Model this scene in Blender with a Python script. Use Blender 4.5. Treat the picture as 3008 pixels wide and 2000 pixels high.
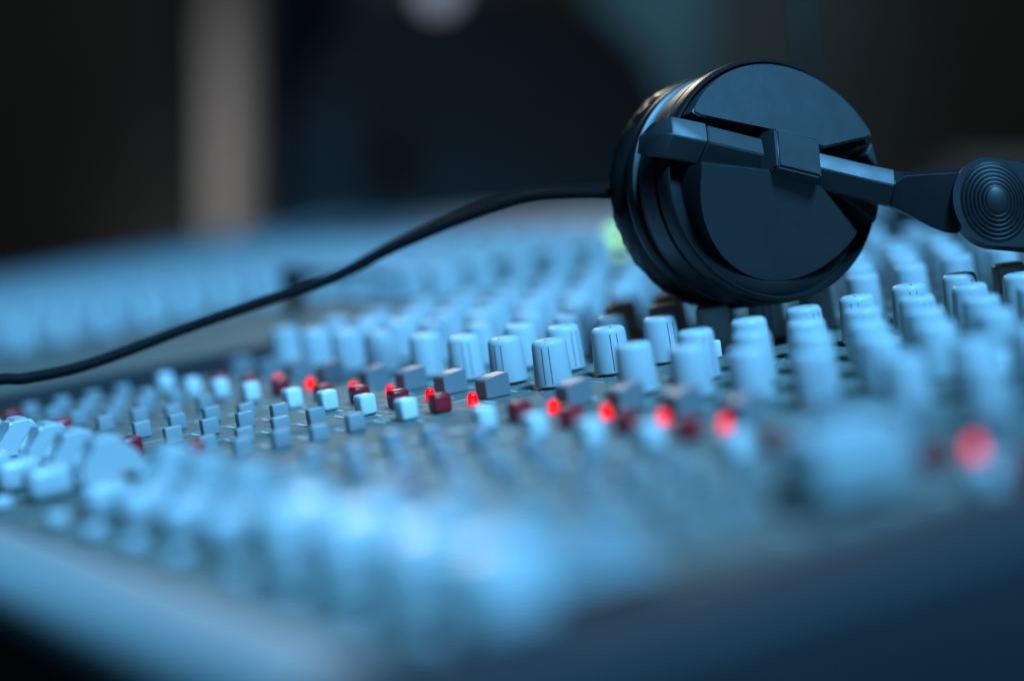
import bpy, bmesh, math, random
from mathutils import Matrix, Vector

random.seed(7)
for o in list(bpy.data.objects):
    bpy.data.objects.remove(o)
SC = bpy.context.scene
COL = SC.collection
U = 0.00078                     # one panel unit in metres
TILT = math.radians(9.445)      # the console rises towards its back
BASE = Vector((0, 0, 0.90))

# ------------------------------------------------------------------ camera
PANEL = Matrix.Translation(BASE) @ Matrix.Rotation(TILT, 4, 'X')   # panel metres -> world
CAM_P = Vector((737.88, -423.05, 111.45)) * U
RC = Matrix(((0.49117530, -0.02232567, 0.87077459),
             (0.85925320, 0.17645894, -0.48015226),
             (-0.14293624, 0.98405478, 0.10585568)))
cam = bpy.data.cameras.new('camera')
cam.sensor_fit = 'HORIZONTAL'
cam.sensor_width = 23.7
cam.lens = 50.0
cam.clip_start = 0.02
cam.clip_end = 60
cam.dof.use_dof = True
cam.dof.focus_distance = 862 * U
cam.dof.aperture_fstop = 1.9
cam.dof.aperture_blades = 0
camo = bpy.data.objects.new('camera', cam)
COL.objects.link(camo)
q = RC.to_quaternion()
camo.matrix_world = PANEL @ Matrix.Translation(CAM_P) @ q.to_matrix().to_4x4()
SC.camera = camo
CW = camo.matrix_world.translation.copy()
FW = camo.matrix_world.to_3x3() @ Vector((0, 0, -1)); FW.z = 0; FW.normalize()
RT = Vector((FW.y, -FW.x, 0))

# ------------------------------------------------------------------ world, exposure
w = bpy.data.worlds.new('World'); SC.world = w; w.use_nodes = True
w.node_tree.nodes['Background'].inputs[0].default_value = (0.35, 0.55, 0.75, 1)
w.node_tree.nodes['Background'].inputs[1].default_value = 0.010
SC.view_settings.view_transform = 'Standard'
SC.view_settings.look = 'None'
SC.view_settings.exposure = 0
SC.view_settings.gamma = 1
SC.render.engine = 'CYCLES'
SC.cycles.use_denoising = True
SC.cycles.max_bounces = 6
SC.cycles.sample_clamp_indirect = 4


def area(name, loc, target, size, power, color, sy=None, spread=None):
    l = bpy.data.lights.new(name, 'AREA')
    l.energy = power; l.color = color
    l.shape = 'RECTANGLE' if sy else 'DISK'
    l.size = size
    if sy: l.size_y = sy
    if spread: l.spread = spread
    o = bpy.data.objects.new(name, l); COL.objects.link(o)
    d = Vector(target) - Vector(loc)
    o.matrix_world = Matrix.Translation(loc) @ d.to_track_quat('-Z', 'Y').to_matrix().to_4x4()
    return o


def P(x, y, z=0):               # panel units -> world
    return PANEL @ (Vector((x, y, z)) * U)


# blue stage light high on the operator's right, small warm light behind the desk
area('blue_key_lamp', P(1480, 60, 2000), P(-220, -100, 0), 0.46, 9.3, (0.140, 0.525, 1.0), spread=math.radians(50))
area('warm_back_lamp', P(-1850, 820, 900), P(30, 90, 60), 0.10, 0.15, (1.0, 0.86, 0.66), spread=math.radians(40))
area('pillar_fill', CW + FW * 3.3 + RT * -1.6 + Vector((0, 0, 1.2)), CW + FW * 4.3 + RT * -0.55, 0.4, 0.95, (1.0, 0.99, 1.0), spread=math.radians(35))  # added fill that brightens the pillar, not a lamp of the room
area('backdrop_fill', CW + FW * 1.6 + Vector((0, 0, 1.6)), CW + FW * 4.8 + Vector((0, 0, 0.5)), 0.6, 1.9, (0.95, 1.0, 0.98), spread=math.radians(110))  # unseen fill added to lift the wall and the chair front out of black
area('teal_fill', CW + FW * 3.7 + RT * 1.0 + Vector((0, 0, 1.3)), CW + FW * 4.6 + RT * 0.3 + Vector((0, 0, 0.6)), 0.3, 0.5, (0.35, 0.75, 1.0), spread=math.radians(60))  # added bluish fill for the teal panel, which the key doesn't reach
area('shelf_fill', CW + FW * 2.6 + RT * 1.2 + Vector((0, 0, 0.9)), CW + FW * 3.4 + RT * 0.9 + Vector((0, 0, 0.3)), 0.2, 0.22, (0.45, 0.8, 1.0), spread=math.radians(50))  # extra fill put in so the shelf edge shows, no real source there


# ------------------------------------------------------------------ materials
def mat(name, col, rough=0.5, noise=0.08, scale=400.0, bump=0.0, spec=0.5, metal=0.0, emit=None, estr=0.0, coat=0.0):
    m = bpy.data.materials.new(name); m.use_nodes = True
    nt = m.node_tree; b = nt.nodes['Principled BSDF']
    b.inputs['Roughness'].default_value = rough
    b.inputs['Metallic'].default_value = metal
    b.inputs['Specular IOR Level'].default_value = spec
    b.inputs['Coat Weight'].default_value = coat
    tc = nt.nodes.new('ShaderNodeTexCoord')
    nz = nt.nodes.new('ShaderNodeTexNoise'); nz.inputs['Scale'].default_value = scale
    nz.inputs['Detail'].default_value = 6
    nt.links.new(tc.outputs['Object'], nz.inputs['Vector'])
    mx = nt.nodes.new('ShaderNodeMixRGB')
    mx.inputs[1].default_value = tuple(c * (1 - noise) for c in col) + (1,)
    mx.inputs[2].default_value = tuple(min(1, c * (1 + noise)) for c in col) + (1,)
    nt.links.new(nz.outputs['Fac'], mx.inputs[0])
    nt.links.new(mx.outputs[0], b.inputs['Base Color'])
    rr = nt.nodes.new('ShaderNodeMapRange')
    rr.inputs['To Min'].default_value = max(0.02, rough - 0.07); rr.inputs['To Max'].default_value = rough + 0.07
    nt.links.new(nz.outputs['Fac'], rr.inputs['Value']); nt.links.new(rr.outputs[0], b.inputs['Roughness'])
    if bump:
        n2 = nt.nodes.new('ShaderNodeTexNoise'); n2.inputs['Scale'].default_value = scale * 6
        nt.links.new(tc.outputs['Object'], n2.inputs['Vector'])
        bp = nt.nodes.new('ShaderNodeBump'); bp.inputs['Strength'].default_value = bump
        bp.inputs['Distance'].default_value = 0.0003
        nt.links.new(n2.outputs['Fac'], bp.inputs['Height']); nt.links.new(bp.outputs[0], b.inputs['Normal'])
    if emit:
        b.inputs['Emission Color'].default_value = emit + (1,)
        b.inputs['Emission Strength'].default_value = estr
    return m


M = {
    'panel': mat('panel_enamel', (0.135, 0.135, 0.115), 0.58, 0.06, 120, 0.15, spec=0.10),
    'print': mat('white_print', (0.62, 0.62, 0.58), 0.6),
    'knob': mat('grey_knob_plastic', (0.50, 0.51, 0.51), 0.36, 0.05, 300, 0.05, spec=0.25),
    'mark': mat('dark_knob_mark', (0.05, 0.06, 0.12), 0.5),
    'grey': mat('grey_button_plastic', (0.185, 0.19, 0.195), 0.42, 0.05, 300, 0.05),
    'assign': mat('pale_grey_button_plastic', (0.27, 0.275, 0.28), 0.42, 0.05, 300, 0.05),
    'white': mat('white_cap_plastic', (0.66, 0.67, 0.66), 0.30, 0.03, 300, 0.04),
    'cap': mat('pale_fader_plastic', (0.47, 0.48, 0.48), 0.34, 0.04, 300, 0.04),
    'red': mat('red_button_plastic', (0.34, 0.012, 0.02), 0.33, 0.1, 300, 0.05),
    'trim': mat('pale_trim', (0.27, 0.27, 0.26), 0.5, 0.06, 60, 0.1),
    'cheek': mat('dark_side_cheek', (0.019, 0.020, 0.023), 0.65, 0.1, 50, 0.2),
    'slot': mat('black_slot', (0.004, 0.004, 0.004), 0.7),
    'black': mat('black_headphone_plastic', (0.022, 0.023, 0.024), 0.52, 0.22, 130, 0.08, spec=0.6),
    'blackd': mat('deep_black_plastic', (0.010, 0.010, 0.011), 0.40, 0.1, 150, 0.04, spec=0.35),  # darker and smoother black than the plates and arms
    'blackg': mat('black_glossy_plastic', (0.006, 0.006, 0.007), 0.42, 0.15, 150, 0.04),
    'leather': mat('black_pad_leatherette', (0.008, 0.008, 0.008), 0.30, 0.2, 200, 0.4),
    'rubber': mat('black_cable_rubber', (0.004, 0.004, 0.004), 0.7, 0.2, 200, 0.1, spec=0.12),
    'bezel': mat('led_bezel', (0.03, 0.03, 0.03), 0.4),
    'ledoff': mat('red_lens_unlit', (0.12, 0.006, 0.008), 0.2),
    'leddim': mat('red_lens_dim', (0.3, 0.01, 0.01), 0.2, emit=(1.0, 0.02, 0.03), estr=0.5),
    'die': mat('led_die', (1, 0.6, 0.1), 0.5, emit=(1.0, 0.55, 0.03), estr=5),
    'green': mat('green_lit_lamp', (0.3, 0.9, 0.2), 0.4, emit=(0.50, 0.88, 0.26), estr=1.7),
    'wall': mat('dark_wall_paint', (0.14, 0.14, 0.13), 0.8, 0.3, 3),
    'pillar': mat('pale_pillar_plaster', (0.42, 0.40, 0.39), 0.8, 0.06, 6),
    'curtain': mat('blue_curtain_cloth', (0.06, 0.10, 0.26), 0.9, 0.2, 8),
    'teal': mat('teal_panel_paint', (0.16, 0.30, 0.36), 0.7, 0.3, 3),
    'floor': mat('dark_floor', (0.02, 0.02, 0.02), 0.7, 0.2, 4),
    'chair': mat('black_chair_leather', (0.17, 0.17, 0.175), 0.7, 0.2, 20, 0.2, spec=0.3),
    'shelf': mat('grey_shelf_metal', (0.45, 0.45, 0.45), 0.5, 0.1, 10),
    'lamp': mat('lit_globe', (0.9, 0.9, 1), 0.4, emit=(0.80, 0.82, 1.0), estr=0.24),
}


def vary(m, amount):
    """every copy a slightly different age of the same plastic"""
    nt = m.node_tree; b = nt.nodes['Principled BSDF']
    src = b.inputs['Base Color'].links[0].from_socket
    oi = nt.nodes.new('ShaderNodeObjectInfo')
    mr = nt.nodes.new('ShaderNodeMapRange'); mr.inputs['To Min'].default_value = 1 - amount; mr.inputs['To Max'].default_value = 1 + amount
    hs = nt.nodes.new('ShaderNodeHueSaturation')
    nt.links.new(oi.outputs['Random'], mr.inputs['Value']); nt.links.new(mr.outputs[0], hs.inputs['Value'])
    nt.links.new(src, hs.inputs['Color']); nt.links.new(hs.outputs[0], b.inputs['Base Color'])


for k_, a_ in (('knob', 0.07), ('grey', 0.10), ('assign', 0.08), ('white', 0.05), ('red', 0.2), ('cap', 0.06)):
    vary(M[k_], a_)


def led_material():
    m = bpy.data.materials.new('red_lens_lit'); m.use_nodes = True
    nt = m.node_tree; nt.nodes.clear()
    out = nt.nodes.new('ShaderNodeOutputMaterial')
    e = nt.nodes.new('ShaderNodeEmission'); e.inputs[0].default_value = (1.0, 0.002, 0.010, 1); e.inputs[1].default_value = 1.7
    t = nt.nodes.new('ShaderNodeBsdfTransparent'); t.inputs[0].default_value = (1, 0.55, 0.1, 1)
    g = nt.nodes.new('ShaderNodeBsdfGlossy'); g.inputs['Roughness'].default_value = 0.08
    a = nt.nodes.new('ShaderNodeMixShader'); a.inputs[0].default_value = 0.10
    b = nt.nodes.new('ShaderNodeMixShader'); b.inputs[0].default_value = 0.05
    nt.links.new(e.outputs[0], a.inputs[1]); nt.links.new(t.outputs[0], a.inputs[2])
    nt.links.new(a.outputs[0], b.inputs[1]); nt.links.new(g.outputs[0], b.inputs[2])
    nt.links.new(b.outputs[0], out.inputs[0])
    return m


M['led'] = led_material()


# ------------------------------------------------------------------ mesh helpers (units are panel units)
def mesh(name, bm, mats, smooth=True, scale=U):
    if scale != 1:
        bmesh.ops.scale(bm, vec=(scale,) * 3, verts=bm.verts)
    bmesh.ops.recalc_face_normals(bm, faces=bm.faces)
    me = bpy.data.meshes.new(name)
    bm.to_mesh(me); bm.free()
    for m in (mats if isinstance(mats, (list, tuple)) else [mats]):
        me.materials.append(m)
    if smooth:
        for p in me.polygons: p.use_smooth = True
        try:
            me.set_sharp_from_angle(angle=math.radians(38))
        except Exception:
            pass
    return me


def box(bm, x0, x1, y0, y1, z0, z1, bevel=0.0, seg=2, mi=0):
    r = bmesh.ops.create_cube(bm, size=1)
    vs = r['verts']
    for v in vs:
        v.co = Vector(((x0 + x1) / 2 + v.co.x * (x1 - x0), (y0 + y1) / 2 + v.co.y * (y1 - y0), (z0 + z1) / 2 + v.co.z * (z1 - z0)))
    fs = set(f for v in vs for f in v.link_faces)
    for f in fs: f.material_index = mi
    if bevel:
        es = list(set(e for v in vs for e in v.link_edges))
        bmesh.ops.bevel(bm, geom=es, offset=bevel, segments=seg, profile=0.5, affect='EDGES', clamp_overlap=True)


def lathe(bm, prof, n=32, mi=0, axis='Z', center=(0, 0, 0)):
    rings = []
    c = Vector(center)
    for r, z in prof:
        if r < 1e-6:
            rings.append([bm.verts.new(c + Vector((0, 0, z)))])
        else:
            rings.append([bm.verts.new(c + Vector((r * math.cos(2 * math.pi * i / n), r * math.sin(2 * math.pi * i / n), z))) for i in range(n)])
    for a, b in zip(rings, rings[1:]):
        for i in range(n):
            j = (i + 1) % n
            if len(a) == 1 and len(b) == 1: continue
            if len(a) == 1: f = bm.faces.new((a[0], b[i], b[j]))
            elif len(b) == 1: f = bm.faces.new((a[i], a[j], b[0]))
            else: f = bm.faces.new((a[i], a[j], b[j], b[i]))
            f.material_index = mi


def prism(bm, pts, z0, z1, bevel=0.0, seg=2, frame=None):
    """extrude the outline pts (x, y) from z0 to z1; frame maps (x, y, z) to a Vector"""
    frame = frame or (lambda x, y, z: Vector((x, y, z)))
    lo = [bm.verts.new(frame(x, y, z0)) for x, y in pts]
    hi = [bm.verts.new(frame(x, y, z1)) for x, y in pts]
    n = len(pts)
    fs = [bm.faces.new(lo[::-1]), bm.faces.new(hi)]
    for i in range(n):
        fs.append(bm.faces.new((lo[i], lo[(i + 1) % n], hi[(i + 1) % n], hi[i])))
    if bevel:
        es = list(set(e for e in hi[0].link_edges) | set(e for v in hi for e in v.link_edges if e.other_vert(v) in hi))
        es = [e for e in es if e.verts[0] in hi and e.verts[1] in hi]
        bmesh.ops.bevel(bm, geom=es, offset=bevel, segments=seg, profile=0.5, affect='EDGES', clamp_overlap=True)


def tube(bm, pts, rad, n=12, closed=False):
    pts = [Vector(p) for p in pts]
    rings = []
    up = Vector((0, 0, 1))
    for i, p in enumerate(pts):
        t = (pts[min(i + 1, len(pts) - 1)] - pts[max(i - 1, 0)]).normalized()
        s = t.cross(up)
        if s.length < 1e-4: s = t.cross(Vector((1, 0, 0)))
        s.normalize(); v = s.cross(t)
        r = rad[i] if isinstance(rad, (list, tuple)) else rad
        rings.append([bm.verts.new(p + (s * math.cos(2 * math.pi * k / n) + v * math.sin(2 * math.pi * k / n)) * r) for k in range(n)])
    for a, b in zip(rings, rings[1:]):
        for k in range(n):
            bm.faces.new((a[k], a[(k + 1) % n], b[(k + 1) % n], b[k]))
    bm.faces.new(rings[0][::-1]); bm.faces.new(rings[-1])


def spline(pts, m=10):
    pts = [Vector(p) for p in pts]
    out = []
    for i in range(len(pts) - 1):
        p0 = pts[max(i - 1, 0)]; p1 = pts[i]; p2 = pts[i + 1]; p3 = pts[min(i + 2, len(pts) - 1)]
        for k in range(m):
            t = k / m
            out.append(0.5 * ((2 * p1) + (p2 - p0) * t + (2 * p0 - 5 * p1 + 4 * p2 - p3) * t * t + (3 * p1 - p0 - 3 * p2 + p3) * t ** 3))
    out.append(pts[-1])
    return out


def link(name, me, parent=None, loc=None, rz=0.0):
    o = bpy.data.objects.new(name, me); COL.objects.link(o)
    if parent: o.parent = parent
    if loc is not None: o.location = Vector(loc) * U
    if rz: o.rotation_euler = (0, 0, rz)
    return o


def tag(o, label=None, cat=None, group=None, kind=None):
    if label: o['label'] = label
    if cat: o['category'] = cat
    if group: o['group'] = group
    if kind: o['kind'] = kind
    return o


# ------------------------------------------------------------------ room behind the desk (dark, only what the photo shows)
def room():
    def wbox(name, fwd, right, up, sx, sf, su, m, bevel=0.01, seg=2):
        bm = bmesh.new()
        box(bm, -sx / 2, sx / 2, -sf / 2, sf / 2, -su / 2, su / 2, bevel, seg)
        me = mesh(name, bm, m, scale=1)
        o = bpy.data.objects.new(name, me); COL.objects.link(o)
        p = CW + FW * fwd + RT * right; p.z = up
        o.location = p
        o.rotation_euler = (0, 0, math.atan2(RT.y, RT.x))
        return o
    f = wbox('floor', 2.0, 0, -0.05, 12, 12, 0.1, M['floor'], 0); tag(f, kind='structure')
    b = wbox('wall', 4.85, 0, 1.4, 12, 0.1, 3.0, M['wall'], 0)
    tag(b, 'dark unlit wall far behind the mixing console', 'wall', kind='structure')
    # pillar: rounded square post
    p = wbox('pillar', 4.3, -0.553, 1.4, 0.095, 0.095, 2.98, M['pillar'], 0.03, 4)
    tag(p, 'pale grey out of focus pillar rising behind the console', 'pillar', kind='thing')
    # curtain: pleated sheet beside the pillar
    bm = bmesh.new()
    n = 40; pts = []
    for i in range(n + 1):
        x = i / n * 0.17
        pts.append((x, 0.02 * math.sin(i * 0.9)))
    prev = None
    for x, y in pts:
        a = bm.verts.new((x, y, 0)); c = bm.verts.new((x, y, 2.9))
        if prev: bm.faces.new((prev[0], a, c, prev[1]))
        prev = (a, c)
    bmesh.ops.solidify(bm, geom=bm.faces[:], thickness=0.004)
    o = bpy.data.objects.new('curtain', mesh('curtain', bm, M['curtain'], scale=1)); COL.objects.link(o)
    pp = CW + FW * 4.45 + RT * -0.50; pp.z = 0.0
    o.location = pp; o.rotation_euler = (0, 0, math.atan2(RT.y, RT.x))
    tag(o, 'narrow dark blue curtain hanging just right of the pale pillar', 'curtain')
    # teal panel leaning on the wall
    t = wbox('wall_panel', 4.6, 0.29, 2.0, 0.25, 0.05, 2.0, M['teal'], 0.01)
    t.location.z = CW.z + 1.12
    tag(t, 'dim teal wall panel above and left of the headphones', 'panel')
    # shelf at the right
    s = wbox('shelf', 3.4, 0.97, 1.0, 0.62, 0.30, 0.06, M['shelf'], 0.01)
    s.location.z = CW.z + 3.4 * (1000 - 435) / 6346 - 0.045 - 0.105
    tag(s, 'dim grey shelf edge in the dark behind the headphone arm', 'shelf')
    # gooseneck lamp on the back of the console; its bulb hangs into the top of the picture
    lp = CW + FW * 1.9 + RT * ((1288 - 1504) / 6346 * 1.9); lp.z = CW.z + 1.9 * (835 + 28) / 6346
    base = P(-430, 455, 28)
    lampo = bpy.data.objects.new('gooseneck_lamp', None); COL.objects.link(lampo); lampo.location = base
    tag(lampo, 'small gooseneck lamp with a lit pale bulb above the back of the console', 'lamp')
    rel = lp - base
    bm = bmesh.new(); bmesh.ops.create_uvsphere(bm, u_segments=24, v_segments=16, radius=0.020, matrix=Matrix.Translation(rel))
    g = bpy.data.objects.new('bulb', mesh('bulb', bm, M['lamp'], scale=1)); COL.objects.link(g); g.parent = lampo
    bm = bmesh.new()
    tube(bm, spline([(0, 0, 0), (0, 0, 0.10), (rel.x * 0.15, rel.y * 0.15, rel.z + 0.16), (rel.x * 0.7, rel.y * 0.7, rel.z + 0.20), (rel.x, rel.y, rel.z + 0.10), (rel.x, rel.y, rel.z + 0.03)], 8), 0.0025, 10)
    c = bpy.data.objects.new('neck', mesh('neck', bm, M['blackd'], scale=1)); COL.objects.link(c); c.parent = lampo
    bm = bmesh.new()
    lathe(bm, [(0.004, 0.05), (0.008, 0.045), (0.021, 0.016), (0.0218, 0.016), (0.009, 0.048), (0.004, 0.053)], 24, center=rel)
    c = bpy.data.objects.new('lamp_shade', mesh('lamp_shade', bm, M['blackd'], scale=1)); COL.objects.link(c); c.parent = lampo
    # chair back with a rounded corner
    bm = bmesh.new()
    pts = []
    for i in range(33):
        a = math.pi * i / 32
        ca, sa = math.cos(a), math.sin(a)
        pts.append((0.19 * math.copysign(abs(ca) ** 0.75, ca), 0.26 + 0.20 * abs(sa) ** 0.75))
    pts = [(0.17, -0.25)] + pts + [(-0.17, -0.25)]
    prism(bm, pts, -0.04, 0.04, 0.02, 3, frame=lambda x, y, z: Vector((x, z, y)))
    cr = bpy.data.objects.new('chair', None); COL.objects.link(cr)
    cp = CW + FW * 2.2 + RT * -0.03; cp.z = 0
    cr.location = cp; cr.rotation_euler = (0, 0, math.atan2(RT.y, RT.x))
    tag(cr, 'black studio chair with rounded backrest standing behind the console', 'chair')
    bk = bpy.data.objects.new('backrest', mesh('backrest', bm, M['chair'], scale=1)); COL.objects.link(bk); bk.parent = cr
    bk.location = (0, 0, CW.z + 2.2 * (1000 + 10) / 6346 - 0.46 - 0.057)
    bm = bmesh.new(); box(bm, -0.24, 0.24, 0.0, 0.46, 0.44, 0.52, 0.03, 3)
    o = bpy.data.objects.new('seat', mesh('seat', bm, M['chair'], scale=1)); COL.objects.link(o); o.parent = cr
    bm = bmesh.new(); tube(bm, [(0, 0.22, 0.45), (0, 0.22, 0.08)], 0.03, 12)
    for k in range(5):
        a = k * 2 * math.pi / 5
        tube(bm, [(0, 0.22, 0.09), (0.28 * math.cos(a), 0.22 + 0.28 * math.sin(a), 0.03)], 0.02, 8)
    o = bpy.data.objects.new('pedestal', mesh('pedestal', bm, M['chair'], scale=1)); COL.objects.link(o); o.parent = cr


room()

# ------------------------------------------------------------------ mixing console
console = bpy.data.objects.new('mixing_console', None); COL.objects.link(console)
console.matrix_world = PANEL
tag(console, 'long grey mixing console with rows of knobs, white faders and lit red lights', 'mixing console')

XL, XR = -1150, 346
YF, YB = -236, 440
bm = bmesh.new()
box(bm, -284, XR, YF, YB, -34, 0)
link('panel', mesh('panel', bm, M['panel'], False), console)
bm = bmesh.new()
box(bm, XL, -301, YF, YB, -34, 9)
link('panel', mesh('panel', bm, M['panel'], False), console)
bm = bmesh.new()
box(bm, -300.8, -296, YF, YB, -34, 9.6, 0.8, 2)
link('module_end', mesh('module_end', bm, M['slot']), console)
bm = bmesh.new()
box(bm, -295.8, -284.2, YF, YB, -34, -6)
link('joint_channel', mesh('joint_channel', bm, M['slot'], False), console)
bm = bmesh.new()
box(bm, XL - 20, XR + 2, -270, YF, -34, 3, 9, 4)
link('front_rail', mesh('front_rail', bm, M['trim']), console)
bm = bmesh.new()
box(bm, XL - 20, XR + 2, -262, YF, -70, -34.2)
link('underframe', mesh('underframe', bm, M['cheek'], False), console)
bm = bmesh.new()
prism(bm, [(-274, -72), (-274, -2), (-262, 6), (YB + 30, 6), (YB + 30, -72)], XR + 2.2, XR + 40, 5, 3, frame=lambda x, y, z: Vector((z, x, y)))
link('side_cheek', mesh('side_cheek', bm, M['cheek']), console)
bm = bmesh.new()
prism(bm, [(-274, -72), (-274, -2), (-200, 26), (YB + 30, 31), (YB + 30, -72)], XL - 60, XL - 0.2, 5, 3, frame=lambda x, y, z: Vector((z, x, y)))
link('side_cheek', mesh('side_cheek', bm, M['trim']), console)
bm = bmesh.new()
prism(bm, [(352, 9.1), (YB - 12, 26), (YB + 10, 29), (YB + 24, 27), (YB + 29, 20), (YB + 29, -34), (YB + 0.2, -34), (YB + 0.2, 9.1)], XL, -296, 0, frame=lambda x, y, z: Vector((z, x, y)))
link('meter_bridge', mesh('meter_bridge', bm, M['trim'], False), console)
bm = bmesh.new()
prism(bm, [(400, 0.1), (YB - 22, 33), (YB + 10, 36), (YB + 24, 34), (YB + 29, 26), (YB + 29, -34), (YB + 0.2, -34), (YB + 0.2, 0.1)], -283.8, XR, 0, frame=lambda x, y, z: Vector((z, x, y)))
link('meter_bridge', mesh('meter_bridge', bm, M['cheek'], False), console)

GROUPS = [[-262, -226, -190, -154], [-108, -72, -36, 0], [62, 98, 134, 170], [216, 252, 288, 324]]
x = -344
while x > XL + 140:
    GROUPS.insert(0, [x - 108, x - 72, x - 36, x]); x -= 158
CH = [c for g in GROUPS for c in g]

# --- meshes shared by the repeats
def knob_mesh(n=40):
    bm = bmesh.new()
    lathe(bm, [(0, 19.5), (4.6, 19.5), (5.5, 19.35), (6.2, 18.9), (6.7, 18.2), (6.95, 17.2), (7.7, 1.7), (7.6, 1.3), (5.4, 1.3), (4.8, 0.1), (0, 0.1)], n)
    return mesh('rotary_knob', bm, M['knob'])


def knob_low():
    bm = bmesh.new()
    lathe(bm, [(0, 19.5), (5.4, 19.4), (6.8, 18.0), (7.7, 1.3), (0, 1.2)], 16)
    return bm


def pointer_mesh():
    bm = bmesh.new()
    for da in (-0.20, 0.20):
        c, s = math.cos(da), math.sin(da)
        def fr(x, y, z, c=c, s=s): return Vector((x * c - y * s, x * s + y * c, z))
        lo = 2.2; hi = 16.9
        r0 = 7.7 - (lo - 1.7) * 0.75 / 15.5; r1 = 7.7 - (hi - 1.7) * 0.75 / 15.5
        vs = []
        for r, z in ((r0, lo), (r1, hi)):
            for dy in (-0.18, 0.18):
                for dr in (-0.5, 0.06):
                    vs.append(bm.verts.new(fr(r + dr, dy, z)))
        for idx in ((0, 1, 3, 2), (4, 5, 7, 6), (0, 1, 5, 4), (2, 3, 7, 6), (1, 3, 7, 5), (0, 2, 6, 4)):
            bm.faces.new([vs[i] for i in idx])
    # slim line on the top
    box(bm, 2.6, 5.3, -0.3, 0.3, 19.0, 19.56)
    return mesh('pointer_line', bm, M['mark'], False)


KM, PM = knob_mesh(), pointer_mesh()


def rbox(name, sx, sy, h, bev, m, z0=0.2, seg=3):
    bm = bmesh.new(); box(bm, -sx / 2, sx / 2, -sy / 2, sy / 2, z0, h, bev, seg)
    return mesh(name, bm, m)


ASSIGN = rbox('assign_button', 4.2, 7.0, 6.9, 0.6, M['assign'])
bm = bmesh.new()
prism(bm, [(-5.4, 0.2), (-5.4, 7.4), (-4.4, 8.1), (0, 8.9), (4.8, 9.4), (5.4, 8.8), (5.4, 0.2)], -4.6, 4.6, 0, frame=lambda x, y, z: Vector((z, x, y)))
bmesh.ops.bevel(bm, geom=[e for e in bm.edges], offset=0.35, segments=2, affect='EDGES', clamp_overlap=True)
MUTE = mesh('mute_button', bm, M['grey'])
WHITE = rbox('routing_button', 7.2, 7.2, 8.6, 1.3, M['white'])
REDB = rbox('cut_button', 7.2, 7.6, 7.6, 1.5, M['red'])
REDP = rbox('solo_button', 8.0, 8.4, 9.4, 1.8, M['red'])
SMALLW = rbox('equaliser_button', 5, 5, 7.4, 0.8, M['white'])
SELECT = rbox('select_button', 12.5, 16, 12, 3.4, M['cap'])
BIGSEL = rbox('select_button', 19, 21, 19, 3.2, M['white'])
TALKB = rbox('group_button', 6.5, 6.5, 4.6, 1.2, M['cap'])
bm = bmesh.new(); lathe(bm, [(0, 5.3), (0.8, 5.15), (1.4, 4.7), (1.8, 4.0), (2.0, 3.1), (2.1, 0.5), (2.5, 0.4), (2.5, 0.1), (0, 0.1)], 24)
LED = mesh('indicator_light', bm, M['led'])
LEDOFF = LED.copy(); LEDOFF.materials[0] = M['ledoff']
LEDDIM = LED.copy(); LEDDIM.materials[0] = M['leddim']
bm = bmesh.new(); bmesh.ops.create_uvsphere(bm, u_segments=12, v_segments=8, radius=0.55, matrix=Matrix.Translation((0, 0, 1.6)))
DIE = mesh('glow_die', bm, M['die'])
bm = bmesh.new()
prism(bm, [(-13, 3.2), (-13, 6.5), (-9, 9.5), (-5.4, 15.5), (-3.6, 18.6), (3.6, 18.6), (5.4, 15.5), (9, 9.5), (13, 6.5), (13, 3.2)], -7, 7, 0, frame=lambda x, y, z: Vector((z, x, y)))
bmesh.ops.bevel(bm, geom=[e for e in bm.edges], offset=1.5, segments=3, affect='EDGES', clamp_overlap=True)
CAP = mesh('fader_cap', bm, M['cap'])
bm = bmesh.new(); box(bm, -1.2, 1.2, -14, 30, -0.4, 0.25); box(bm, -0.8, 0.8, -1.5, 1.5, -0.2, 5)
SLOT = mesh('fader_slot', bm, M['slot'], False)

ROWS = [0, 28.0, 53.0, 79.5, 106, 132.5, 159, 185.5, 212, 238.5, 265, 291.5, 318]


def campos(x, y, z):
    return (Vector((x, y, z)) * U - CAM_P).length


def zbase(x): return 9.1 if x < -300 else 0.0


knobs = []
for c in CH:
    for r in ([-82, -54, -27] if c < -530 else []) + ROWS:
        if -530 < c < -300 and r < 110: continue
        knobs.append((campos(c, r, 10), c, r))
knobs.sort()


def inview(x, y, z=10):
    v = RC.transposed() @ (Vector((x, y, z)) * U - CAM_P)
    return abs(6346 * v.x / -v.z) < 1750 and abs(6346 * v.y / -v.z) < 1300


vis = [k for k in knobs if inview(k[1], k[2])]
near = vis[:100]; far = [k for k in knobs if k not in near]
for d, c, r in near:
    k = link('rotary_knob', KM, console, (c, r, zbase(c)), random.choice((-1, 1)) * random.uniform(0.2, 2.2) - math.pi * 0.42)
    p = link('pointer_line', PM, k)
bm = bmesh.new()
src = knob_low(); src.verts.ensure_lookup_table()
tmp = bpy.data.meshes.new('t'); src.to_mesh(tmp); src.free()
for d, c, r in far:
    n0 = len(bm.verts)
    bm.from_mesh(tmp)
    bm.verts.ensure_lookup_table()
    for v in bm.verts[n0:]:
        v.co += Vector((c, r, zbase(c)))
o = link('far_knobs', mesh('far_knobs', bm, M['knob']), console); tag(o, kind='stuff')

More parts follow.
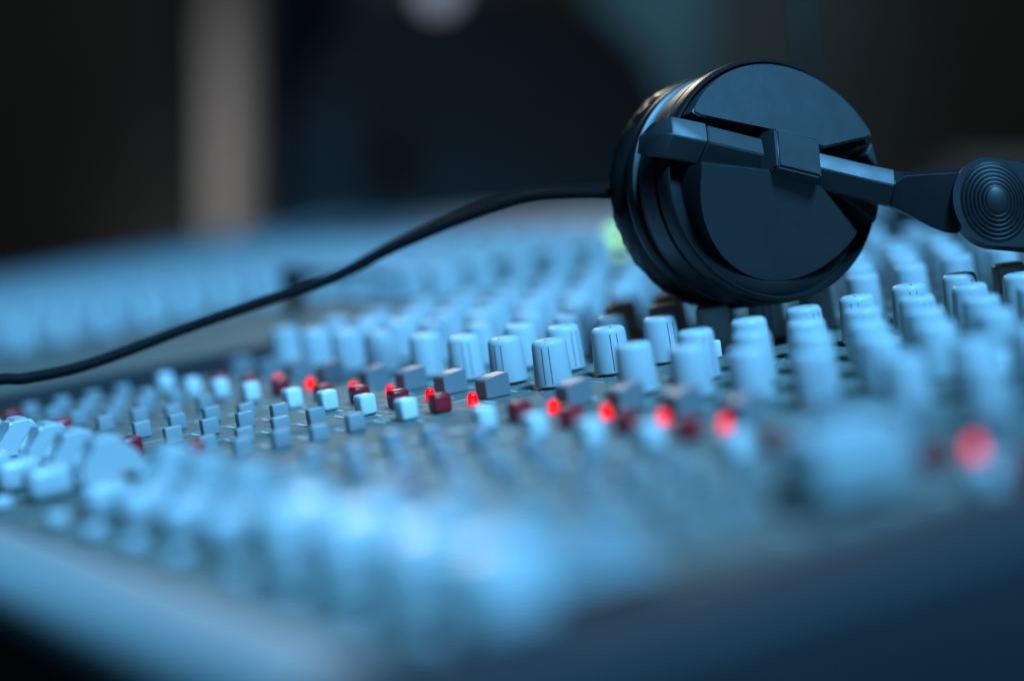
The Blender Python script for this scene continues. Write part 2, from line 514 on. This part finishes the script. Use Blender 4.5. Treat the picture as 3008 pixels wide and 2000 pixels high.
DIM = set()
LIT = {-190, -154, -108, -72, -36, 0, 62, 98, 134, 170, 288}
for c in CH:
    if c < -300: continue
    for y in (-88.3, -103.5, -118.9, -134.5):
        if c == 324: continue
        link('assign_button', ASSIGN, console, (c + 0.5 + random.uniform(-.25, .25), y, random.choice((0, 0.2, -0.2, -1.4))), random.uniform(-.03, .03))
    link('routing_button', WHITE, console, (c + 1, -66.7, random.choice((0, 0, -0.8))), random.uniform(-.04, .04))
    if c > -230: link('cut_button', REDB, console, (c + 1, -52, random.choice((0, 0, -0.9))), random.uniform(-.04, .04))
    l = link('indicator_light', LEDDIM if c in DIM else LED if c in LIT else LEDOFF, console, (c, -37.2, 0))
    if c in LIT:
        l['label'] = 'red light switched on'
        link('glow_die', DIE, l)
    link('mute_button', MUTE, console, (c - 9.5, -22.5, random.choice((0, 0, -0.7))), random.uniform(-.03, .03))
    if c in (-226, -154, -36, 0, 170): link('solo_button', REDP, console, (c + (-13 if c == -36 else 2), -160 if c == -36 else -154, 0), random.uniform(-.05, .05))
    dy = random.uniform(-2, 2) + (4 if c > 200 else 0)
    s = link('fader_slot', SLOT, console, (c, -185 + dy, 0))
    link('fader_cap', CAP, s)
    link('select_button', BIGSEL if c > 200 else SELECT, console, (c + 2, -209, 0))
    link('group_button', TALKB, console, (c + 2, -226, 0))
    for y in (66, 119, 172):
        if c > -200: link('equaliser_button', SMALLW, console, (c + 17, y, 0))
# master fader beyond the last strip
s = link('fader_slot', SLOT, console, (305, -95, 0))
link('fader_cap', rbox('fader_cap', 20, 30, 22, 3.5, M['cap'], 3.2), s)
# green lamp near the back
bm = bmesh.new(); bmesh.ops.create_uvsphere(bm, u_segments=20, v_segments=12, radius=8.5, matrix=Matrix.Translation((0, 0, 8)))
g = link('meter_light', mesh('meter_light', bm, M['green']), console, (-399, 286, 12.5)); g['label'] = 'lit yellow-green light'

# printed lines and legends
bm = bmesh.new()
def pr(x0, x1, y0, y1): box(bm, x0, x1, y0, y1, 0.05, 0.12)
for c in CH:
    if c < -300: continue
    pr(c - 18.2, c - 17.8, -230, 330)
    for y in (-44.5, -60, 13.5, 40.5, 66.2):
        pr(c - 16, c + 16, y - 0.2, y + 0.2)
    for y in (-79, -95.5, -111, -126.5):
        pr(c + 6, c + 16, y - 0.2, y + 0.2)
        pr(c - 15, c - 5, y + 5, y + 6.2); pr(c - 13, c - 6, y + 8, y + 9)
    for r in ROWS[:7]:
        for k in range(11):
            a = math.radians(-60 + 30 * k)
            px, py = c + 10.2 * math.cos(a), r + 10.2 * math.sin(a)
            pr(px - 0.35, px + 0.35, py - 0.35, py + 0.35)
        pr(c - 15, c - 10, r - 12.4, r - 11.2)
    pr(c - 4, c + 6, -30.5, -29.6); pr(c + 4, c + 12, -36.5, -35.4); pr(c + 6, c + 12, -66, -65)
    for k in range(9):
        pr(c - 10, c - 5, -196 + 3.8 * k, -195.7 + 3.8 * k)
link('printed_legend', mesh('printed_legend', bm, M['print'], False), console)

# ------------------------------------------------------------------ headphones resting on the knobs
n_c = Vector((0.41, 0.11, 0.905)).normalized()
ex = Vector((1, 0, 0)); e1 = (ex - n_c * ex.dot(n_c)).normalized(); e2 = n_c.cross(e1)
E1, E2, NN = RC @ e1, RC @ e2, RC @ n_c
HO = CAM_P / U + (Vector((67.6, 70.6, 70.4)) - CAM_P / U) * (868 / 825)
HS = 868 / 825 * 0.975
HO = HO + E1 * 2.2 + E2 * 1.0
HM = Matrix(((E1.x, E2.x, NN.x, HO.x * U), (E1.y, E2.y, NN.y, HO.y * U), (E1.z, E2.z, NN.z, HO.z * U), (0, 0, 0, 1))) @ Matrix.Diagonal((HS, HS, HS, 1))
HW = PANEL @ HM
hp = bpy.data.objects.new('headphones', None); COL.objects.link(hp)
hp.matrix_world = HW
tag(hp, 'black closed headphones lying on the knobs of the console, ear cup upright', 'headphones')
HWI = HM.inverted()


def hlocal(x, y, z):            # panel units -> headphone units
    return (HWI @ (Vector((x, y, z)) * U)) / U


# ear cup housing, a stepped drum; the plates lie in its front
bm = bmesh.new()
lathe(bm, [(0, -9.5), (46.2, -9.5), (46.4, -9.0), (46.5, -5.2), (46.9, -4.4), (47.4, -4.4), (48.0, -5.0), (48.3, -6), (48.6, -8), (48.6, -12), (47.6, -12.6), (47.4, -14.2), (48.4, -15),
           (48.0, -24), (47, -30), (46, -31), (45.6, -33), (0, -33)], 96)
cup = link('ear_cup', mesh('ear_cup', bm, M['blackd']), hp)
bm = bmesh.new()
lathe(bm, [(0, -33), (44.6, -33.2), (46.6, -34.2), (47.4, -36), (47.4, -38.5), (46.4, -40), (40, -40.2), (0, -40.2)], 96)
for v in bm.verts: v.co.x *= 1.02; v.co.y = v.co.y * 1.02 + 1.2
link('pad_ring', mesh('pad_ring', bm, M['blackg']), hp)
# cushion with soft creases
bm = bmesh.new()
prof = []
for i in range(17):
    a = math.pi * i / 16
    prof.append((33 + 13.5 * abs(math.cos(a)) ** 0.7 * (1 if a < math.pi / 2 else -1) * 0.0 + 13.2 * math.sin(a) ** 0.75, -40.4 - 10.5 * (1 - math.cos(a))))
N = 140
rings = []
for r, z in prof:
    ring = []
    for i in range(N):
        t = 2 * math.pi * i / N
        k = 1 + 0.008 * math.sin(t * 31 + z) + 0.006 * math.sin(t * 53 + 2 * z) + 0.004 * math.sin(t * 17)
        ring.append(bm.verts.new((r * k * math.cos(t), r * k * math.sin(t), z)))
    rings.append(ring)
for a, b in zip(rings, rings[1:]):
    for i in range(N): bm.faces.new((a[i], a[(i + 1) % N], b[(i + 1) % N], b[i]))
bm.faces.new(rings[0]); bm.faces.new(rings[-1][::-1])
for v in bm.verts: v.co.x *= 1.035; v.co.y = v.co.y * 1.035 + 2.0
link('ear_pad', mesh('ear_pad', bm, M['leather']), hp)


def arc_pts(a0, a1, r, n=40):
    return [(r * math.cos(math.radians(a0 + (a1 - a0) * i / n)), r * math.sin(math.radians(a0 + (a1 - a0) * i / n))) for i in range(n + 1)]


def plate(name, outline, slope, zc):
    """flat plate in the cup's face whose surface falls away from the middle of the cup"""
    bm = bmesh.new()
    f = lambda x, y, z: Vector((x, y, z if z < -8 else zc + slope * abs(y)))
    prism(bm, outline, -9.4, 0.0, 0.0, frame=f)
    bmesh.ops.bevel(bm, geom=[e for e in bm.edges if all(v.co.z > -8.5 for v in e.verts)], offset=0.7, segments=3, affect='EDGES', clamp_overlap=True)
    return link(name, mesh(name, bm, M['black']), hp)


# upper plate from the left end of the channel up over the rim to the right end
up = arc_pts(25, 151.5, 45.7, 48)
up += [(-37.0, 20.4), (-3.0, 18.4), (17.5, 12.3)]
plate('upper_plate', up, -0.24, 7.4)
lo = arc_pts(178.5, 331, 40.0, 56)
lo += [(14.1, -3.8), (-7, 0.4)]
plate('lower_plate', lo, -0.44, 9.4)
bm = bmesh.new()
rings = []
for i in range(61):
    a = math.radians(177.5 + (333 - 177.5) * i / 60)
    rings.append([bm.verts.new((r * math.cos(a), r * math.sin(a), z)) for r, z in ((39, -9.44), (40.4, -8.3), (41.0, -8.2), (43.5, -8.5), (45.2, -9.0), (45.8, -9.45))])
for a, b in zip(rings, rings[1:]):
    for k in range(5): bm.faces.new((a[k], a[k + 1], b[k + 1], b[k]))
link('lower_bezel', mesh('lower_bezel', bm, M['blackd']), hp)
sm = arc_pts(-19, -8.5, 45.7, 8) + [(24, -3.4)]
plate('lower_plate', sm, 0, 0.4)
sm = arc_pts(9, 22, 45.7, 8) + [(40, 12.5)]
plate('upper_plate', sm, 0, 0.2)

# yoke arm: six-sided bar with a sloping upper and lower face
A_ANG = math.radians(-7.6)
AX = Vector((math.cos(A_ANG), math.sin(A_ANG), 0)); AY = Vector((-math.sin(A_ANG), math.cos(A_ANG), 0))


def swivel(bm):
    """the arm right of the centre block is hinged forward of the cup's face"""
    for v in bm.verts:
        d = v.co.x - 10.5
        if d > -2:
            z = v.co.z
            v.co = Vector((10.5 + d * 0.745 - z * 0.41 * min(1, max(0, d) / 20), v.co.y * (1 - 0.03 * d / 88) - 0.085 * d, d * 0.335 + z * 0.94))


def bar(name, stations, m, bevel=0.35):
    """stations: (s, mid, half width up, half width down, z back, z front) along the arm"""
    bm = bmesh.new()
    rings = []
    for s, mid, hu, hd, zb, zf in stations:
        pr_ = [(mid + hu, min(zb, zf - 7)), (mid + hu, zf - 3.2), (mid + 0.3, zf), (mid - 0.4, zf), (mid - hd, zf - 6.2), (mid - hd, min(zb, zf - 7))]
        rings.append([bm.verts.new(AX * s + AY * t + Vector((0, 0, z))) for t, z in pr_])
    for a, b in zip(rings, rings[1:]):
        for i in range(6): bm.faces.new((a[i], a[(i + 1) % 6], b[(i + 1) % 6], b[i]))
    bm.faces.new(rings[0]); bm.faces.new(rings[-1][::-1])
    if stations[0][0] > 5: swivel(bm)
    bmesh.ops.recalc_face_normals(bm, faces=bm.faces)
    bmesh.ops.bevel(bm, geom=[e for e in bm.edges], offset=bevel, segments=2, affect='EDGES', clamp_overlap=True)
    return link(name, mesh(name, bm, m), hp)


yoke = bar('yoke_arm', [(-36.5, 5.0, 7.0, 7.5, -3, 6.5), (-12.5, 5.0, 6.6, 7.5, -3, 7.5)], M['black'])
bar('yoke_tip', [(-55.5, 5.0, 2.0, 5.0, -16, -8), (-54.5, 5.0, 6.0, 7.0, -9, 0), (-51, 5.0, 7.5, 7.8, -4, 4.5), (-37.3, 5.0, 7.5, 7.8, -3, 6.6)], M['black'])
bar('yoke_arm', [(10.5, 5.6, 6.4, 7.5, -3, 7.5), (40, 6.4, 6.4, 7.0, -3, 7.5), (52, 6.9, 6.6, 7.4, -3, 7.2)], M['black'])
bar('yoke_neck', [(52.3, 6.9, 6.5, 7.4, -3, 7.1), (57, 11.2, 2.8, 12.4, -3, 6.9), (66, 14, 2.2, 16.8, -3, 6.4), (74, 16.2, 2.2, 20.8, -2, 6.0), (80, 18.0, 2.2, 23.4, 0, 6.0), (86, 19.6, 2.2, 24.0, 0, 5.6)], M['blackd'], 0.5)
# centre block
bm = bmesh.new()
box(bm, -11.6, 10.8, -7.2, 16.2, -5, 12.5, 0, 0)
for v in bm.verts:
    if v.co.z > 5:
        v.co.x = 0.4 + (v.co.x + 0.4) * 0.90
        if v.co.y < 0: v.co.y += 6.0; v.co.z = 14.5
        else: v.co.y -= 0.8; v.co.z = 9.0
bmesh.ops.bevel(bm, geom=[e for e in bm.edges], offset=1.1, segments=3, affect='EDGES', clamp_overlap=True)
for v in bm.verts:
    v.co = AX * v.co.x + AY * (v.co.y + 0.6) + Vector((0, 0, v.co.z))
link('hinge_block', mesh('hinge_block', bm, M['black']), hp)
# pivot: broad rounded end with stepped rings
PC = Vector((99.0, -3.2, 0))
bm = bmesh.new()
rp = 18.0
pts = [(rp * math.cos(math.radians(a)), rp * math.sin(math.radians(a))) for a in range(90, 271, 6)]
pts = pts + [(70, -rp), (70, rp)]
prism(bm, [(PC.x + x * 1.05, PC.y + y) for x, y in pts], 0, 8.0, 3.5, 5)
swivel(bm)
link('pivot_housing', mesh('pivot_housing', bm, M['blackd']), hp)
bm = bmesh.new()
prof = [(0, 12.5), (4.6, 12.3)]
for k in range(6):
    r = 5.4 + k * 1.75
    z = 12.2 - k * 0.62
    prof += [(r, z - 0.15), (r + 0.3, z - 0.5), (r + 0.75, z - 0.58), (r + 1.1, z - 0.4)]
prof += [(16.4, 8.1), (16.4, 7.0), (0, 7.0)]
lathe(bm, prof, 72, center=(PC.x + 1, PC.y, 0))
swivel(bm)
link('pivot_disc', mesh('pivot_disc', bm, M['blackd']), hp)
# headband: broad strap that leaves the picture at the right and arches over to the second cup
bm = bmesh.new()
# path of the strap: it leaves at the right, bends round and ends at the second cup
path = spline([(PC.x + 60, PC.y, 3), (PC.x + 95, PC.y + 3, 9), (PC.x + 140, PC.y + 8, 8), (PC.x + 180, PC.y + 14, -8), (PC.x + 205, PC.y + 20, -34), (PC.x + 208, PC.y + 24, -62)], 6)
prev = None
for i, p in enumerate(path):
    t_ = (path[min(i + 1, len(path) - 1)] - path[max(i - 1, 0)]).normalized()
    nx, nz = -t_.z, t_.x
    t = 4.0
    ring = [bm.verts.new((p.x + nx * s, p.y + h, p.z + nz * s)) for s, h in ((t, -14), (t + 2, 0), (t, 14), (-t, 14), (-t - 1, 0), (-t, -14))]
    if prev:
        for k in range(6): bm.faces.new((prev[k], prev[(k + 1) % 6], ring[(k + 1) % 6], ring[k]))
    else: bm.faces.new(ring)
    prev = ring
bm.faces.new(prev[::-1])
swivel(bm)
link('headband', mesh('headband', bm, M['leather']), hp)

# second cup, beyond the right edge of the picture
bm = bmesh.new()
lathe(bm, [(0, -2), (40, -2.5), (46, -5), (48.3, -8), (48.6, -14), (47.6, -24), (46, -30), (46.6, -36), (48.5, -42), (46, -50), (36, -54), (0, -50)], 64, center=(PC.x + 165, PC.y + 34, -20))
swivel(bm)
link('ear_cup', mesh('ear_cup', bm, M['blackd']), hp)

# cable: from the cup down to a split and away over the faders
cab = [(20, 66, 58), (-4, 62, 66), (-30.0, 59.9, 69.5), (-49.3, 46.3, 72.2), (-66.5, 33.9, 72.2), (-87.9, 12.7, 66.6), (-105.9, -11.4, 58.7), (-117.8, -34.8, 50.0), (-128.4, -65.8, 44.3), (-136.1, -97.6, 38.7), (-140.1, -122.7, 33.7), (-142.1, -145.8, 30.2), (-142.9, -168.2, 29.8), (-147.5, -189.0, 30.1), (-170, -260, 14), (-190, -300, -60)]
bm = bmesh.new(); sp = spline([hlocal(*p) for p in cab], 10)
tube(bm, sp, 2.35, 14)
link('cable', mesh('cable', bm, M['rubber']), hp)
cab2 = [(-123.8, -24.4, 52.2), (-121.2, -3.6, 59.3), (-111.8, 25.7, 67.8), (-96.9, 43.4, 72.6), (-72.7, 56.2, 73.5), (-48.9, 67.8, 71.3), (-20, 60, 66), (20, 66, 58)]
bm = bmesh.new(); tube(bm, spline([hlocal(*p) for p in cab2], 10), 1.5, 12)
link('cable', mesh('cable', bm, M['rubber']), hp)

# right-angle plug standing in the console, its lead running along the knobs
plug = bpy.data.objects.new('jack_plug', None); COL.objects.link(plug)
plug.matrix_world = PANEL @ Matrix.Translation(Vector((-434, 82, 9)) * U)
tag(plug, 'black right-angle jack plug standing among the far knobs, its thin lead running right', 'plug')
bm = bmesh.new()
lathe(bm, [(0, 0.2), (3.2, 0.2), (3.2, 6), (5.6, 6.5), (6.2, 8), (6.2, 26), (5.4, 29), (0, 30)], 24)
link('plug_body', mesh('plug_body', bm, M['rubber']), plug)
lead = [(-434, 82, 32), (-427, 94, 32), (-421.4, 101.5, 30.5), (-408.1, 114.5, 29), (-396.5, 127.5, 24), (-386.5, 144.7, 22.5), (-376.8, 168.7, 22.2), (-368.8, 194.0, 22.2), (-364.9, 221.7, 22.2), (-355.8, 258.4, 21.8), (-350, 300, 22), (-340, 360, 15), (-330, 400, 24), (-325, 480, 10)]
bm = bmesh.new()
sp = spline([Vector(p) - Vector((-434, 82, 9)) for p in lead], 8)
tube(bm, sp, [4.6] * 6 + [3.4] * 6 + [2.1] * (len(sp) - 12), 12)
link('lead', mesh('lead', bm, M['rubber']), plug)
